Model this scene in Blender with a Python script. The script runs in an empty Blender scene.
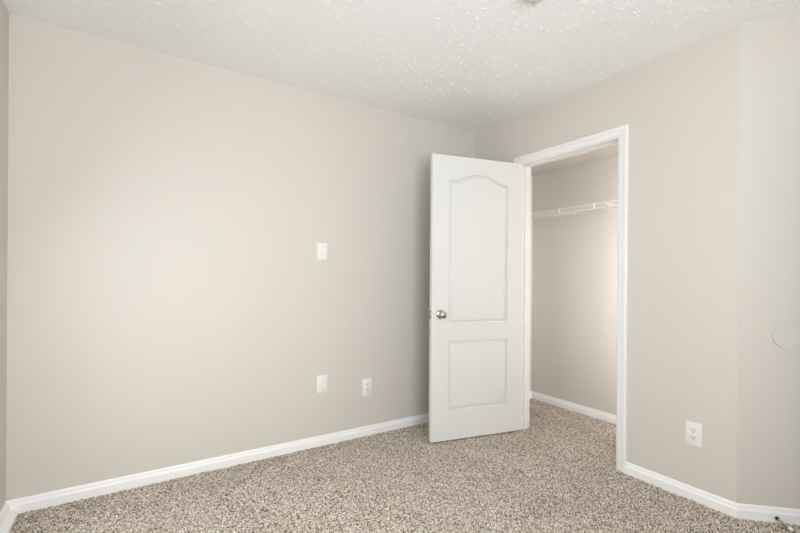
import bpy, bmesh, math, random
import numpy as np
from mathutils import Matrix, Vector

random.seed(4)
S = bpy.context.scene
COL = S.collection
R = math.radians

# ------------------------------------------------------------------ measures
L, M, H = 3.0316, 1.8973, 2.44            # main wall length, closet wall length, ceiling
YL, YR, ZT = -0.5200, -1.2860, 2.0387     # clear closet opening
WT = 0.115                                # wall thickness
CD, CZ, CR = 0.7764, 2.1734, -1.80        # closet back, closet soffit, closet far side
ANG = R(46.72)
CDIR = Vector((math.sin(ANG), -math.cos(ANG), 0))     # along the angled wall
CNRM = Vector((-math.cos(ANG), -math.sin(ANG), 0))    # out of the angled wall
CP = Vector((0, -M, 0))
CLEN = 0.96
CE = CP + CDIR * CLEN
YREAR = -3.70
XE = CE.x + CNRM.x * 1.15
YE = CE.y + CNRM.y * 1.15

# ------------------------------------------------------------------ camera
def camera():
    f, cy, ro, ya = 419.37, 277.09, R(0.4011), R(32.47)
    fwd = Vector((math.sin(ya), math.cos(ya), 0))
    right = Vector((math.cos(ya), -math.sin(ya), 0))
    up = right.cross(fwd)
    r2 = right * math.cos(ro) + up * math.sin(ro)
    u2 = up * math.cos(ro) - right * math.sin(ro)
    cd = bpy.data.cameras.new('camera')
    cd.sensor_width = 36
    cd.lens = 36 * f / 800
    cd.shift_y = (cy - 266.5) / 800
    cd.clip_start = 0.02
    co = bpy.data.objects.new('camera', cd)
    m = Matrix((r2, u2, -fwd)).transposed().to_4x4()
    m.translation = Vector((-2.5152, -2.7460, 1.1724))
    co.matrix_world = m
    COL.objects.link(co)
    S.camera = co
camera()

# ------------------------------------------------------------------ light and exposure
S.view_settings.view_transform = 'Standard'
S.view_settings.look = 'None'
S.view_settings.gamma = 1
S.view_settings.exposure = 0.15
w = bpy.data.worlds.new('world')
S.world = w
w.use_nodes = True
w.node_tree.nodes['Background'].inputs[0].default_value = (0.85, 0.93, 1, 1)
w.node_tree.nodes['Background'].inputs[1].default_value = 0.05

P_SIDE, P_REAR, P_CLOSET = 17.5, 73, 15
def area(name, loc, direction, sx, sy, power, col, spread=180):
    d = bpy.data.lights.new(name, 'AREA')
    d.shape = 'RECTANGLE'
    d.size, d.size_y = sx, sy
    d.energy = power
    d.color = col
    d.spread = R(spread)
    o = bpy.data.objects.new(name, d)
    o.location = loc
    o.rotation_euler = Vector(direction).to_track_quat('-Z', 'Y').to_euler()
    COL.objects.link(o)
    return o

# windows: one in the wall at the far left, one in the wall behind the camera
W1 = (-1.75, -0.70, 0.45, 1.75)           # y0, y1, z0, z1 in the near wall
W2 = (-2.85, -1.45, 0.70, 2.10)           # x0, x1, z0, z1 in the rear wall
area('daylight_window_side', (-L - 0.16, sum(W1[:2]) / 2, sum(W1[2:]) / 2), (1, 0.0, -0.65), 1.10, 1.30, P_SIDE, (0.928, 0.972, 1), 180)
area('daylight_window_rear', (sum(W2[:2]) / 2, YREAR - 0.16, sum(W2[2:]) / 2), (0.08, 1, 0.52), 1.40, 1.35, P_REAR, (0.928, 0.972, 1))
area('closet_fill_light', (0.160, -1.71, 1.20), (1, 0.5, 0.0), 0.05, 1.5, P_CLOSET, (0.97, 0.985, 1), 128)  # hidden fill, added because daylight alone leaves the closet too dark

# ------------------------------------------------------------------ materials
def lin(h):
    h = h.lstrip('#')
    o = []
    for i in (0, 2, 4):
        c = int(h[i:i + 2], 16) / 255
        o.append(c / 12.92 if c <= .04045 else ((c + .055) / 1.055) ** 2.4)
    return (*o, 1)

def mat(name, col, rough=.5, metal=0, spec=.5):
    m = bpy.data.materials.new(name)
    m.use_nodes = True
    b = m.node_tree.nodes['Principled BSDF']
    b.inputs['Base Color'].default_value = col if len(col) == 4 else (*col, 1)
    b.inputs['Roughness'].default_value = rough
    b.inputs['Metallic'].default_value = metal
    b.inputs['Specular IOR Level'].default_value = spec
    return m, m.node_tree, b

def bump(nt, b, height, strength, dist):
    bp = nt.nodes.new('ShaderNodeBump')
    bp.inputs['Strength'].default_value = strength
    bp.inputs['Distance'].default_value = dist
    nt.links.new(height, bp.inputs['Height'])
    nt.links.new(bp.outputs[0], b.inputs['Normal'])
    return bp

def noise(nt, scale, detail=2, rough=.5, vec=None, dist=0):
    n = nt.nodes.new('ShaderNodeTexNoise')
    n.inputs['Scale'].default_value = scale
    n.inputs['Detail'].default_value = detail
    n.inputs['Roughness'].default_value = rough
    n.inputs['Distortion'].default_value = dist
    if vec is None:
        tc = nt.nodes.new('ShaderNodeTexCoord')
        vec = tc.outputs['Object']
    nt.links.new(vec, n.inputs['Vector'])
    return n

def ramp(nt, src, stops):
    r = nt.nodes.new('ShaderNodeValToRGB')
    e = r.color_ramp.elements
    while len(e) < len(stops):
        e.new(0.5)
    for k, (p, c) in zip(e, stops):
        k.position = p
        k.color = c
    nt.links.new(src, r.inputs[0])
    return r

def wall_paint():
    m, nt, b = mat('greige_wall_paint', lin('#d6d0c8'), .55, spec=.3)
    n = noise(nt, 260, 3, .6)
    bump(nt, b, n.outputs['Fac'], .12, .002)
    return m

def ceiling_paint():
    m, nt, b = mat('stomped_ceiling_texture', lin('#f9f9f9'), .45, spec=.4)
    n = noise(nt, 70, 3, .6)
    bump(nt, b, n.outputs['Fac'], .22, .003)
    return m

def trim_paint(name='white_trim_paint', col='#f0efed', rough=.38):
    m, nt, b = mat(name, lin(col), rough, spec=.45)
    n = noise(nt, 120, 2, .5)
    bump(nt, b, n.outputs['Fac'], .04, .001)
    return m

def carpet():
    m, nt, b = mat('speckled_carpet_pile', lin('#b0a394'), .95, spec=.1)
    tc = nt.nodes.new('ShaderNodeTexCoord')
    v = nt.nodes.new('ShaderNodeTexVoronoi')
    v.feature = 'F1'
    v.inputs['Scale'].default_value = 212
    v.inputs['Randomness'].default_value = 1
    nt.links.new(tc.outputs['Object'], v.inputs['Vector'])
    sep = nt.nodes.new('ShaderNodeSeparateColor')
    nt.links.new(v.outputs['Color'], sep.inputs[0])
    r = ramp(nt, sep.outputs[0], [
        (0, lin('#52402f')), (.16, lin('#7d6a58')), (.30, lin('#ae9d8c')),
        (.5, lin('#d0c3b5')), (.75, lin('#e8ddd1')), (1, lin('#fdf6ee'))])
    # brushed areas where the pile lies another way
    big = noise(nt, 2.6, 3, .55, dist=.8)
    rb = ramp(nt, big.outputs['Fac'], [(.35, (.90, .89, .88, 1)), (.62, (1, 1, 1, 1))])
    mixn = nt.nodes.new('ShaderNodeMix')
    mixn.data_type = 'RGBA'; mixn.blend_type = 'MULTIPLY'
    mixn.inputs[0].default_value = 1
    nt.links.new(r.outputs[0], mixn.inputs[6]); nt.links.new(rb.outputs[0], mixn.inputs[7])
    nt.links.new(mixn.outputs[2], b.inputs['Base Color'])
    return m

def nickel():
    m, nt, b = mat('satin_nickel', (.55, .52, .49), .16, 1)
    n = noise(nt, 300, 2)
    bump(nt, b, n.outputs['Fac'], .02, .0005)
    return m

def simple(name, col, rough, **k):
    m, nt, b = mat(name, lin(col), rough, **k)
    n = noise(nt, 200, 2)
    bump(nt, b, n.outputs['Fac'], .03, .0005)
    return m

WALL = wall_paint()
CEIL = ceiling_paint()
TRIM = trim_paint()
BASE = trim_paint('white_baseboard_paint', '#f7f6f5', .4)
DOORP = trim_paint('white_door_paint', '#e1e0dd', .42)
CARPET = carpet()
NICKEL = nickel()
PLASTIC = simple('white_plastic', '#efece6', .35)
IVORY = simple('aged_white_plastic', '#e0dcd4', .45)
DARK = simple('dark_slot', '#2b2825', .6)
VINYL = simple('white_coated_wire', '#eeece8', .4)
CHROME = mat('polished_chrome', (.50, .48, .46), .10, 1)[0]
RUBBER = simple('white_rubber', '#e8e4dc', .7)
BLACK = simple('black_rubber', '#1c1a18', .6)
PAINTED = WALL
FILL_GLOW, _nt, _b = mat('fill_tube_glow', (.95, .94, .92), .3)
_b.inputs['Emission Color'].default_value = (1, .96, .9, 1)
_b.inputs['Emission Strength'].default_value = 1.2  # glow of the added closet fill tube

# ------------------------------------------------------------------ mesh helpers
def obj(name, bm, m, parent=None, smooth=None, fix=True):
    if fix:
        bmesh.ops.recalc_face_normals(bm, faces=bm.faces)
    me = bpy.data.meshes.new(name)
    bm.to_mesh(me); bm.free()
    me.materials.append(m)
    o = bpy.data.objects.new(name, me)
    COL.objects.link(o)
    if parent:
        o.parent = parent
    if smooth is not None:
        for p in me.polygons:
            p.use_smooth = True
        try:
            me.set_sharp_from_angle(angle=R(smooth))
        except Exception:
            pass
    return o

def struct(o, label=None, cat=None):
    o['kind'] = 'structure'
    if label: o['label'] = label
    if cat: o['category'] = cat
    return o

def thing(name, label, cat, loc, rz=0, group=None):
    o = bpy.data.objects.new(name, None)
    o.empty_display_size = .05
    o.location = loc
    o.rotation_euler = (0, 0, rz)
    o['label'] = label; o['category'] = cat
    if group: o['group'] = group
    COL.objects.link(o)
    return o

def box(bm, a, b, bev=0, seg=2):
    r = bmesh.ops.create_cube(bm, size=1)
    vs = r['verts']
    c = [(a[i] + b[i]) / 2 for i in range(3)]
    s = [abs(b[i] - a[i]) for i in range(3)]
    for v in vs:
        v.co = Vector([c[i] + v.co[i] * s[i] for i in range(3)])
    if bev:
        es = list({e for v in vs for e in v.link_edges})
        bmesh.ops.bevel(bm, geom=es, offset=bev, segments=seg, affect='EDGES', profile=.5)
    return bm

def boxbm(a, b, bev=0, seg=2):
    return box(bmesh.new(), a, b, bev, seg)

def cyl(bm, p, q, r, n=10, r2=None, caps=True):
    p, q = Vector(p), Vector(q)
    d = (q - p).normalized()
    t = Vector((0, 0, 1)) if abs(d.z) < .9 else Vector((1, 0, 0))
    u = d.cross(t).normalized(); v = d.cross(u)
    r2 = r if r2 is None else r2
    A = [bm.verts.new(p + (u * math.cos(2 * math.pi * i / n) + v * math.sin(2 * math.pi * i / n)) * r) for i in range(n)]
    B = [bm.verts.new(q + (u * math.cos(2 * math.pi * i / n) + v * math.sin(2 * math.pi * i / n)) * r2) for i in range(n)]
    for i in range(n):
        bm.faces.new((A[i], A[(i + 1) % n], B[(i + 1) % n], B[i]))
    if caps:
        bm.faces.new(A[::-1]); bm.faces.new(B)
    return bm

def lathe(bm, prof, o, axis, n=32):
    """prof: list of (radius, distance along axis)."""
    o = Vector(o); d = Vector(axis).normalized()
    t = Vector((0, 0, 1)) if abs(d.z) < .9 else Vector((1, 0, 0))
    u = d.cross(t).normalized(); v = d.cross(u)
    rings = []
    for r, h in prof:
        if r < 1e-6:
            rings.append([bm.verts.new(o + d * h)])
        else:
            rings.append([bm.verts.new(o + d * h + (u * math.cos(2 * math.pi * i / n) + v * math.sin(2 * math.pi * i / n)) * r) for i in range(n)])
    for a, b in zip(rings, rings[1:]):
        for i in range(n):
            j = (i + 1) % n
            if len(a) == 1 and len(b) == 1: continue
            if len(a) == 1: bm.faces.new((a[0], b[j], b[i]))
            elif len(b) == 1: bm.faces.new((a[i], a[j], b[0]))
            else: bm.faces.new((a[i], a[j], b[j], b[i]))
    return bm

def slab(pts, z0, z1):
    bm = bmesh.new()
    A = [bm.verts.new((x, y, z0)) for x, y in pts]
    B = [bm.verts.new((x, y, z1)) for x, y in pts]
    n = len(pts)
    bm.faces.new(A[::-1]); bm.faces.new(B)
    for i in range(n):
        bm.faces.new((A[i], A[(i + 1) % n], B[(i + 1) % n], B[i]))
    return bm

# ------------------------------------------------------------------ shell
ZB = -0.06     # walls start below the pile
HT = H + 0.16
struct(obj('wall_left', boxbm((-L - .15, 0, ZB), (WT, .12, HT)), WALL))
CL = .018
struct(obj('wall_closet_left', boxbm((WT, CL, ZB), (CD + .1, .12, HT)), WALL))

# closet wall with its doorway: three blocks in one mesh
bm = bmesh.new()
JT = .018      # jamb board
box(bm, (0, YL + JT, ZB), (WT, 0, HT))
box(bm, (0, -M, ZB), (WT, YR - JT, HT))
box(bm, (0, YR - JT, ZT + JT), (WT, YL + JT, HT))
struct(obj('wall_right', bm, WALL))

n2 = -CNRM * .10
cp2 = CP + Vector((WT, 0.06, 0))
struct(obj('wall_angled', slab([(0, -M), (CE.x, CE.y), (CE.x + n2.x, CE.y + n2.y), (WT, -M + .02)], ZB, HT), WALL))
e1 = CE + CNRM * 1.15
struct(obj('wall_entry', slab([(CE.x, CE.y), (e1.x, e1.y), (e1.x + CDIR.x * .1, e1.y + CDIR.y * .1), (CE.x + CDIR.x * .1, CE.y + CDIR.y * .1)], ZB, HT), WALL))

# wall with a window on the far left
def wall_with_hole(name, fn, a0, a1, h0, h1, z0, z1):
    """fn(a, d, z): a along the wall, d depth."""
    bm = bmesh.new()
    for (a, b, c, d) in ((a0, h0, ZB, HT), (h1, a1, ZB, HT), (h0, h1, ZB, z0), (h0, h1, z1, HT)):
        p, q = fn(a, 0, c), fn(b, .12, d)
        box(bm, p, q)
    return struct(obj(name, bm, WALL))
wall_with_hole('wall_near', lambda a, d, z: (-L - d, a, z), YREAR - .12, 0, W1[0], W1[1], W1[2], W1[3])
wall_with_hole('wall_rear', lambda a, d, z: (a, YREAR - d, z), -L, e1.x + .3, W2[0], W2[1], W2[2], W2[3])
bm = bmesh.new()
box(bm, (e1.x + .0, YREAR, ZB), (e1.x + .12, e1.y + .05, HT))
struct(obj('wall_side', bm, WALL))

def window(name, fn, a0, a1, z0, z1):
    bm = bmesh.new()
    t = .045
    def bx(a, b, c, d, d0=.03, d1=.09): box(bm, fn(a, d0, c), fn(b, d1, d), .003, 1)
    bx(a0, a0 + t, z0, z1); bx(a1 - t, a1, z0, z1)
    bx(a0 + t, a1 - t, z0, z0 + t); bx(a0 + t, a1 - t, z1 - t, z1)
    zm = (z0 + z1) / 2
    bx(a0 + t, a1 - t, zm - .02, zm + .02, .035, .08)
    o = struct(obj(name, bm, TRIM))
    bm = bmesh.new()
    box(bm, fn(a0 - .04, -.03, z0 - .025), fn(a1 + .04, .03, z0 - .001), .004, 2)
    obj('sill', bm, TRIM, o)
    return o
window('window_1', lambda a, d, z: (-L - d, a, z), *W1)
window('window_2', lambda a, d, z: (a, YREAR - d, z), *W2)

# closet shell
struct(obj('wall_closet_back', boxbm((CD, CR - .1, ZB), (CD + .1, CL, HT)), WALL))
struct(obj('wall_closet_side', boxbm((WT, CR - .1, ZB), (CD, CR, HT)), WALL))
struct(obj('ceiling_closet', boxbm((WT, CR, CZ), (CD, CL, CZ + .06)), WALL))

# ceiling
def ceiling_mesh():
    # a flat slab with the raised brush strokes of a stomped texture on its underside
    bm = boxbm((-L - .15, YREAR - .15, H), (CD + .1, .12, H + .18))
    rng = random.Random(11)
    cl = [(rng.uniform(-L, .2), rng.uniform(-2.9, 0), rng.uniform(.10, .30), rng.uniform(0, math.pi)) for _ in range(150)]
    for _ in range(8000):
        if rng.random() < .62:
            cx, cy, cr, ca = rng.choice(cl)
            x, y = rng.gauss(cx, cr * .6), rng.gauss(cy, cr * .6)
            a = ca + rng.gauss(0, .5)
        else:
            x, y, a = rng.uniform(-L, .35), rng.uniform(-2.9, 0), rng.uniform(0, math.pi)
        if not (-L + .03 < x < .4 and -2.95 < y < -.03) or (x > -.03 and y > -M): continue
        ln, wd, ht = rng.uniform(.005, .015), rng.uniform(.0022, .0045), rng.uniform(.0006, .0022)
        c, q = math.cos(a), math.sin(a)
        bend = rng.uniform(-.3, .3) * ln
        def V(u, v, h): return bm.verts.new((x + u * c - v * q, y + u * q + v * c, H + .0005 - h))
        e0, e1_ = V(-ln, 0, 0), V(ln, 0, 0)
        l0, l1 = V(-ln * .45, wd + bend, 0), V(ln * .45, wd + bend, 0)
        r0, r1 = V(-ln * .45, -wd + bend, 0), V(ln * .45, -wd + bend, 0)
        t0, t1 = V(-ln * .4, bend, ht), V(ln * .4, bend, ht)
        for f in ((e0, l0, t0), (e0, t0, r0), (l0, l1, t1, t0), (r0, t0, t1, r1), (l1, e1_, t1), (r1, t1, e1_)):
            bm.faces.new(f)
    o = obj('ceiling', bm, CEIL, fix=False)
    return o
struct(ceiling_mesh())

# carpet: dense tufted height field over the visible floor
def carpet_mesh():
    step = .0047
    x0, x1, y0, y1 = -L, CE.x + .05, -2.75, 0.02
    x1 = CD
    nx, ny = int((x1 - x0) / step), int((y1 - y0) / step)
    rng = np.random.default_rng(7)
    X, Y = np.meshgrid(np.linspace(x0, x1, nx), np.linspace(y0, y1, ny), indexing='ij')
    jx = rng.uniform(-.38, .38, X.shape) * step
    jy = rng.uniform(-.38, .38, X.shape) * step
    Z = rng.uniform(-.0075, .0060, X.shape)
    jx[0] = jx[-1] = 0; jy[:, 0] = jy[:, -1] = 0
    co = np.stack([X + jx, Y + jy, Z], -1).reshape(-1, 3)
    i = np.arange(nx * ny).reshape(nx, ny)
    q = np.stack([i[:-1, :-1], i[1:, :-1], i[1:, 1:], i[:-1, 1:]], -1).reshape(-1, 4)
    # the rest of the floor, behind the camera, as broad quads
    extra = np.array([[x0, YREAR, 0], [x1, YREAR, 0], [x1, y0, -.001], [x0, y0, -.001]])
    base = len(co)
    co = np.concatenate([co, extra])
    q = np.concatenate([q, [[base, base + 1, base + 2, base + 3]]])
    me = bpy.data.meshes.new('floor')
    me.vertices.add(len(co)); me.vertices.foreach_set('co', co.astype(np.float32).ravel())
    me.loops.add(q.size); me.loops.foreach_set('vertex_index', q.astype(np.int32).ravel())
    me.polygons.add(len(q))
    me.polygons.foreach_set('loop_start', np.arange(0, q.size, 4, dtype=np.int32))
    me.update(calc_edges=True)
    me.validate()
    me.materials.append(CARPET)
    o = bpy.data.objects.new('floor', me)
    COL.objects.link(o)
    return o
struct(carpet_mesh())

# ------------------------------------------------------------------ baseboards
def prof_std(t=.014, h=.0705):
    return [(0, -.03), (t, -.03), (t, h * .60), (t - .003, h * .66), (t - .0055, h * .74), (t - .007, h * .90), (.0035, h), (0, h)]
PROF = prof_std()
PROF_D = [(0, -.03), (.052, -.03), (.050, .014), (.044, .020), (.020, .030), (.016, .045), (.012, .058), (.004, .0655), (0, .0655)]

def base_piece(name, P, Q, pin, pout, prof, tin=None, tout=None):
    """P to Q with the room on the right; pin / pout: travel directions of the runs before and after (None = square end)."""
    P, Q = Vector(P).to_2d(), Vector(Q).to_2d()
    d = (Q - P).normalized(); n = Vector((d.y, -d.x))
    def shift(other, first):
        if other is None: return 0
        o = Vector(other).to_2d().normalized()
        c = d.cross(o) if not first else o.cross(d)
        ang = math.atan2(c, d.dot(o))
        return math.tan(ang / 2) * (-1)
    ki, ko = shift(pin, True), shift(pout, False)
    bm = bmesh.new()
    A, B = [], []
    for t, z in prof:
        ti = t if tin is None else min(t, tin)
        a = P + n * t + d * (t * ki)
        b = Q + n * t - d * (t * ko)
        A.append(bm.verts.new((a.x, a.y, z))); B.append(bm.verts.new((b.x, b.y, z)))
    k = len(prof)
    for i in range(k):
        bm.faces.new((A[i], A[(i + 1) % k], B[(i + 1) % k], B[i]))
    bm.faces.new(A[::-1]); bm.faces.new(B)
    return struct(obj(name, bm, BASE))

CASW, REV = .0600, .005
CYL, CYR, CZT = YL + REV + CASW, YR - REV - CASW, ZT + REV + CASW
X_, Y_ = (1, 0), (0, 1)
base_piece('baseboard_near', (-L, YREAR), (-L, -.0135), None, None, PROF_D)
base_piece('baseboard_left', (-L, 0), (0, 0), None, (0, -1), PROF)
base_piece('baseboard_right', (0, 0), (0, CYL), X_, None, PROF)
base_piece('baseboard_right', (0, CYR), (0, -M), None, CDIR[:2], PROF)
base_piece('baseboard_angled', (0, -M), CE[:2], (0, -1), CNRM[:2], PROF)
base_piece('baseboard_entry', CE[:2], e1[:2], CDIR[:2], None, PROF)
base_piece('baseboard_closet_left', (WT, CL), (CD, CL), None, (0, -1), PROF)
base_piece('baseboard_closet_back', (CD, CL), (CD, CR), X_, (-1, 0), PROF)
base_piece('baseboard_closet_right', (CD, CR), (WT, CR), (0, -1), None, PROF)

# ------------------------------------------------------------------ door casing and jamb
def casing(name, x, sgn):
    prof = [(0, 0), (0, .007), (.004, .010), (.012, .0115), (.030, .013), (.034, .0125), (.037, .0165), (.042, .018), (.052, .018), (.0575, .016), (CASW, .013), (CASW, 0)]
    bm = bmesh.new()
    rows = []
    for o, h in prof:
        o = o + REV; xx = x + sgn * h
        rows.append([bm.verts.new(c) for c in ((xx, YL + o, -.03), (xx, YL + o, ZT + o), (xx, YR - o, ZT + o), (xx, YR - o, -.03))])
    k = len(rows)
    for i in range(k):
        a, b = rows[i], rows[(i + 1) % k]
        for j in range(3):
            bm.faces.new((a[j], a[j + 1], b[j + 1], b[j]))
    bm.faces.new([r[0] for r in rows]); bm.faces.new([r[3] for r in rows])
    return struct(obj(name, bm, TRIM))
casing('trim_1', 0, -1)

bm = bmesh.new()
box(bm, (-.0005, YL, -.03), (WT + .0005, YL + JT, ZT + JT), .001, 1)
box(bm, (-.0005, YR - JT, -.03), (WT + .0005, YR, ZT + JT), .001, 1)
box(bm, (-.0005, YR, ZT), (WT + .0005, YL, ZT + JT), .001, 1)
jamb = struct(obj('trim_3', bm, TRIM))
bm = bmesh.new()
s0, s1, st = .038, .072, .010
box(bm, (s0, YL - st, -.03), (s1, YL, ZT), .003, 2)
box(bm, (s0, YR, -.03), (s1, YR + st, ZT), .003, 2)
box(bm, (s0, YR + st, ZT - st), (s1, YL - st, ZT), .003, 2)
obj('door_stop_molding', bm, TRIM, jamb)

# ------------------------------------------------------------------ the door
DW, DT, DH, DZ0 = .755, .033, 2.03, .012
DA = R(102.237)
du = Vector((-math.sin(DA), -math.cos(DA), 0))       # from the hinge to the free edge
dn = Vector((du.y, -du.x, 0))                        # either side of the leaf
if dn.y > 0: dn = -dn                                # the side the camera sees
# local frame: x along du, y = -dn (front face at y = 0, back at y = DT), z up
hinge_pt = Vector((-.0102, -.5448, DZ0))

def arch_z(x, xa, xb, zs, zp):
    """top edge of the upper panel: level shoulders, S-curve up to the middle."""
    t = (x - xa) / (xb - xa)
    s = 1 - abs(2 * t - 1)               # 0 at the sides, 1 in the middle
    s = min(max((s - .10) / .78, 0), 1)
    return zs + (zp - zs) * (s * s * (3 - 2 * s))

NA = 40
def panel_loop(kind, inset):
    xa, xb = .1275, .6225
    if kind == 'top':
        z0, zs, zp = .828, 1.850, 1.910
        i = inset
        xs = [xa + i + (xb - xa - 2 * i) * k / NA for k in range(NA + 1)]
        top = []
        for k, x in enumerate(xs):
            xo = xa + (xb - xa) * k / NA
            top.append((x, arch_z(xo, xa, xb, zs, zp) - i))
        return [(xa + i, z0 + i), (xb - i, z0 + i)] + top[::-1]
    z0, z1 = .206, .704
    i = inset
    return [(xa + i, z0 + i), (xb - i, z0 + i), (xb - i, z1 - i), (xa + i, z1 - i)]

MOULD = [(0, 0), (.0025, .0085), (.006, .0150), (.013, .0152), (.018, .0110), (.025, .0030), (.034, .0015)]

def door_leaf():
    bm = bmesh.new()
    xa, xb = .1275, .6225
    def side(y, s):
        def V(x, z, d=0): return bm.verts.new((x, y + s * d, z))
        def F(vs): bm.faces.new(vs)
        # stiles, rails
        F([V(0, 0), V(xa, 0), V(xa, DH), V(0, DH)])
        F([V(xb, 0), V(DW, 0), V(DW, DH), V(xb, DH)])
        F([V(xa, 0), V(xb, 0), V(xb, .206), V(xa, .206)])
        F([V(xa, .704), V(xb, .704), V(xb, .828), V(xa, .828)])
        lp = panel_loop('top', 0)[2:][::-1]
        for (x1, z1), (x2, z2) in zip(lp, lp[1:]):
            F([V(x1, z1), V(x2, z2), V(x2, DH), V(x1, DH)])
        for kind in ('top', 'low'):
            rows = [[V(x, z, d) for x, z in panel_loop(kind, i)] for i, d in MOULD]
            for a, b in zip(rows, rows[1:]):
                n = len(a)
                for k in range(n):
                    F([a[k], a[(k + 1) % n], b[(k + 1) % n], b[k]])
            F(rows[-1])
    side(0, 1)
    side(DT, -1)
    # edges
    for (p, q) in (((0, 0), (0, DH)), ((DW, 0), (DW, DH)), ((0, 0), (DW, 0)), ((0, DH), (DW, DH))):
        bm.faces.new([bm.verts.new((p[0], 0, p[1])), bm.verts.new((q[0], 0, q[1])), bm.verts.new((q[0], DT, q[1])), bm.verts.new((p[0], DT, p[1]))])
    bmesh.ops.remove_doubles(bm, verts=bm.verts, dist=1e-5)
    return bm
door = obj('door_1', door_leaf(), DOORP, smooth=28)
mw = Matrix((du, -dn, Vector((0, 0, 1)))).transposed().to_4x4()
mw.translation = hinge_pt
door.matrix_world = mw
struct(door, 'white two-panel arch-top door standing open in front of the closet', 'door')

# the entry door, swung back towards the angled wall, its free edge just outside the frame
e_hinge = CP + CDIR * .93 + CNRM * .03
e_dir = Vector((-.955, .297, 0)).normalized()
e_n = Vector((e_dir.y, -e_dir.x, 0))
if e_n.y < 0: e_n = -e_n
door2 = bpy.data.objects.new('door_2', door.data)
COL.objects.link(door2)
mw2 = Matrix((e_dir, e_n, Vector((0, 0, 1)))).transposed().to_4x4()
mw2.translation = e_hinge + Vector((0, 0, DZ0))
door2.matrix_world = mw2
struct(door2, 'white two-panel entry door swung back beside the angled wall', 'door')
KX, KZ = .689, .899
KN = [(.0, 0), (.0325, 0), (.0325, .003), (.030, .0065), (.016, .009), (.0125, .013), (.0110, .030), (.013, .036), (.0195, .041),
      (.0238, .048), (.0250, .055), (.0240, .062), (.019, .0675), (.011, .0705), (.0, .0712)]
for d_ in (door, door2):
    for y, s in ((0, -1), (DT, 1)):
        obj('door_knob', lathe(bmesh.new(), KN, (KX, y, KZ), (0, s, 0), 40), NICKEL, d_, smooth=40)
lp = obj('latch_plate', boxbm((DW - .001, .005, KZ - .029), (DW + .0016, .030, KZ + .029), .0006, 1), NICKEL, door)
bm = bmesh.new()
A = [bm.verts.new(c) for c in ((DW, .011, KZ - .009), (DW, .024, KZ - .009), (DW + .012, .024, KZ - .009), (DW + .004, .011, KZ - .009))]
B = [bm.verts.new((v.co.x, v.co.y, KZ + .009)) for v in A]
bm.faces.new(A[::-1]); bm.faces.new(B)
for i in range(4): bm.faces.new((A[i], A[(i + 1) % 4], B[(i + 1) % 4], B[i]))
lb = obj('latch_bolt', bm, NICKEL, lp)
for dz in (-.02, .02):
    obj('screw', lathe(bmesh.new(), [(0, 0), (.0038, 0), (.003, .001), (0, .0013)], (DW + .0016, .0175, KZ + dz), (1, 0, 0), 14), DARK, lp)
for z in (.22, 1.02, 1.80):
    bm = bmesh.new()
    cyl(bm, (-.004, DT + .005, z - .045), (-.004, DT + .005, z + .045), .0055, 14)
    box(bm, (-.0022, DT - .028, z - .044), (-.0002, DT + .004, z + .044))
    obj('hinge', bm, NICKEL, door, smooth=40)

# ------------------------------------------------------------------ closet shelf
def shelf():
    xf, xb, z = .462, CD - .006, 1.741
    t = thing('wire_shelf', 'white coated wire shelf with hanging rail across the closet back wall', 'shelf', ((xf + xb) / 2, -.9, z))
    o = Vector(t.location)
    y0, y1 = CL - .004, CR + .004
    def P(x, y, zz): return Vector((x, y, zz)) - o
    bm = bmesh.new()
    y = y0 - .018
    while y > y1:
        cyl(bm, P(xb, y, z + .002), P(xf, y, z + .002), .0009, 6)
        y -= .032
    obj('wire_deck', bm, VINYL, t, smooth=60)
    for nm, x, zz, r in (('back_rail', xb, z - .003, .003), ('middle_rail', (xf + xb) / 2, z - .003, .004),
                         ('front_rail', xf, z + .004, .0042), ('hanging_rail', xf - .004, z - .034, .0045)):
        obj(nm, cyl(bmesh.new(), P(x, y0, zz), P(x, y1, zz), r, 10), VINYL, t, smooth=60)
    for y in (-.205, -.519, -.832, -1.145, -1.458):
        bm = bmesh.new()
        box(bm, P(xf - .010, y - .0065, z - .040), P(xf - .001, y + .0065, z + .012), .002, 1)
        obj('rail_hook', bm, VINYL, t)
    for y in (-.05, -.45, -.86, -1.27, -1.68):
        bm = bmesh.new()
        box(bm, P(xb - .006, y - .006, z - .012), P(xb + .0055, y + .006, z + .008), .002, 1)
        obj('wall_clip', bm, VINYL, t)
    for y, s in ((CL - .001, -1), (CR + .001, 1)):
        bm = bmesh.new()
        box(bm, P(xf - .014, y, z - .046), P(xf + .020, y + s * .008, z + .014), .002, 1)
        obj('end_bracket', bm, VINYL, t)
    # diagonal brace down to the wall
    bm = bmesh.new()
    cyl(bm, P(xf + .02, -.905, z - .004), P(xb, -.905, z - .004 - .0), .0022, 8)
    obj('brace', bm, VINYL, t)
shelf()

# ------------------------------------------------------------------ wall plates (local: x to the right, -y out of the wall)
def plate_bm(w, h, d, bev=.0025):
    return boxbm((-w / 2, -d, -h / 2), (w / 2, 0, h / 2), bev, 2)

def screw(parent, x, z, y, m=PLASTIC):
    return obj('screw', lathe(bmesh.new(), [(0, 0), (.0036, 0), (.0028, .0011), (0, .0014)], (x, y, z), (0, -1, 0), 14), m, parent, smooth=40)

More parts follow.
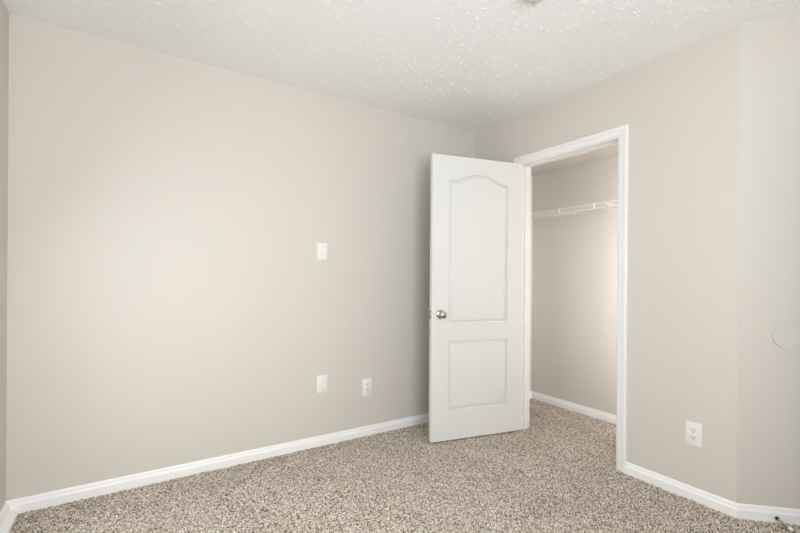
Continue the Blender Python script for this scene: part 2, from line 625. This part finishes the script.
def outlet(label, loc, rz):
    t = thing('electrical_outlet', label, 'outlet', loc, rz, 'duplex wall outlets')
    obj('cover_plate', plate_bm(.079, .125, .0058, .003), PLASTIC, t, smooth=40)
    for s in (1, -1):
        bm = bmesh.new()
        # receptacle face: round with flattened top and bottom
        n = 32; vs = []
        pts = []
        for i in range(n):
            a = 2 * math.pi * i / n
            pts.append((.0172 * math.cos(a), max(-.0138, min(.0138, .0172 * math.sin(a)))))
        A = [bm.verts.new((x, -.0055, z + s * .0195)) for x, z in pts]
        B = [bm.verts.new((x * .97, -.0078, z * .97 + s * .0195)) for x, z in pts]
        for i in range(n):
            bm.faces.new((A[i], A[(i + 1) % n], B[(i + 1) % n], B[i]))
        bm.faces.new(B); bm.faces.new(A[::-1])
        r = obj('receptacle', bm, PLASTIC, t, smooth=40)
        zc = s * .0195
        for x, hh in ((-.0064, .0085), (.0064, .0070)):
            obj('slot', boxbm((x - .0018, -.0083, zc + .0025 - hh / 2 + .002), (x + .0018, -.0070, zc + .0025 + hh / 2 + .002)), DARK, r)
        obj('ground_hole', cyl(bmesh.new(), (0, -.0070, zc - .0070), (0, -.0082, zc - .0070), .0031, 14), DARK, r)
    screw(t, 0, 0, -.0056)
    return t
outlet('white duplex outlet low on the long left wall, near the open door', (-1.0505, 0, .358), 0)
outlet('white duplex outlet on the wall right of the closet doorway', (0, -1.7095, .351), -R(90))

t = thing('wall_plate', 'thick blank white wall plate at mid height on the long left wall', 'wall plate', (-1.411, 0, 1.3435))
obj('backing_plate', plate_bm(.080, .126, .004, .0015), PLASTIC, t, smooth=40)
bm = boxbm((-.037, -.016, -.059), (.037, -.003, .059), .004, 3)
obj('raised_cover', bm, PLASTIC, t, smooth=40)

t = thing('wall_plate', 'flat blank white wall plate low on the wall, left of the outlet', 'wall plate', (-1.404, 0, .428))
obj('cover_plate', plate_bm(.079, .121, .006, .003), PLASTIC, t, smooth=40)
screw(t, .006, -.040, -.0058, NICKEL)
screw(t, .006, .040, -.0058)

# ------------------------------------------------------------------ bumper disc and door stop on the angled wall
p = CP + CDIR * .2085 + Vector((0, 0, .906))
rzC = -(math.pi / 2 - ANG)
t = thing('wall_protector', 'round painted-over door knob bumper disc on the angled wall', 'wall protector', p, rzC)
bm = bmesh.new()
lathe(bm, [(.0655, 0), (.0655, .0075), (.0648, .0082), (.0620, .0082), (.0612, .0070), (.03, .0068), (0, .0068)], (0, 0, 0), (0, -1, 0), 64)
obj('disc', bm, PAINTED, t, smooth=40)

p = CP + CDIR * .160 + CNRM * .014 + Vector((0, 0, .026))
t = thing('door_stop', 'small chrome rod door stop with white tip on the angled baseboard', 'door stop', p, rzC)
dd = Vector((0.10, -1, -.05)).normalized()
def on(k): return dd * k
obj('base_flange', lathe(bmesh.new(), [(0, 0), (.0145, 0), (.0145, .003), (.0115, .005), (.0085, .005), (0, .005)], (0, 0, 0), dd, 24), RUBBER, t, smooth=40)
obj('collar', lathe(bmesh.new(), [(.0082, .004), (.0082, .012), (.0065, .015), (0, .015)], (0, 0, 0), dd, 24), BLACK, t, smooth=40)
obj('rod', lathe(bmesh.new(), [(.0050, .012), (.0050, .072), (.0066, .075), (.0066, .080), (0, .080)], (0, 0, 0), dd, 20), CHROME, t, smooth=40)
obj('rubber_tip', lathe(bmesh.new(), [(0, .079), (.0078, .079), (.0085, .084), (.0080, .092), (.006, .0955), (0, .0965)], (0, 0, 0), dd, 24), RUBBER, t, smooth=40)

# ------------------------------------------------------------------ ceiling things
t = thing('smoke_detector', 'round off-white smoke detector on the ceiling at the top edge', 'smoke detector', (-1.039, -1.515, H))
obj('base_ring', lathe(bmesh.new(), [(0, 0), (.074, 0), (.074, .008), (.072, .011), (0, .011)], (0, 0, 0), (0, 0, -1), 48), IVORY, t, smooth=40)
obj('cover', lathe(bmesh.new(), [(.070, .010), (.070, .018), (.062, .026), (.046, .030), (.020, .031), (0, .031)], (0, 0, 0), (0, 0, -1), 48), IVORY, t, smooth=40)
obj('test_button', lathe(bmesh.new(), [(0, .030), (.010, .030), (.010, .033), (0, .034)], (.02, -.02, 0), (0, 0, -1), 20), IVORY, t, smooth=40)
obj('mounting_tab', boxbm((.066, .030, -.014), (.078, .078, 0), .002, 1), IVORY, bpy.data.objects['smoke_detector'])
t = thing('closet_fill_tube', 'added fill light, a tall slim tube hidden on the inner front wall of the closet', 'fill light', (WT, -1.71, 1.20))  # unseen fixture, added to carry the closet fill
obj('back_plate', boxbm((0, -.030, -.80), (.012, .030, .80), .003, 2), PLASTIC, t)
obj('tube', cyl(bmesh.new(), (.026, 0, -.76), (.026, 0, .76), .010, 16), FILL_GLOW, t, smooth=40)
for z in (-.77, .77):
    obj('socket', boxbm((.010, -.018, z - .012), (.040, .018, z + .012), .003, 2), PLASTIC, t)
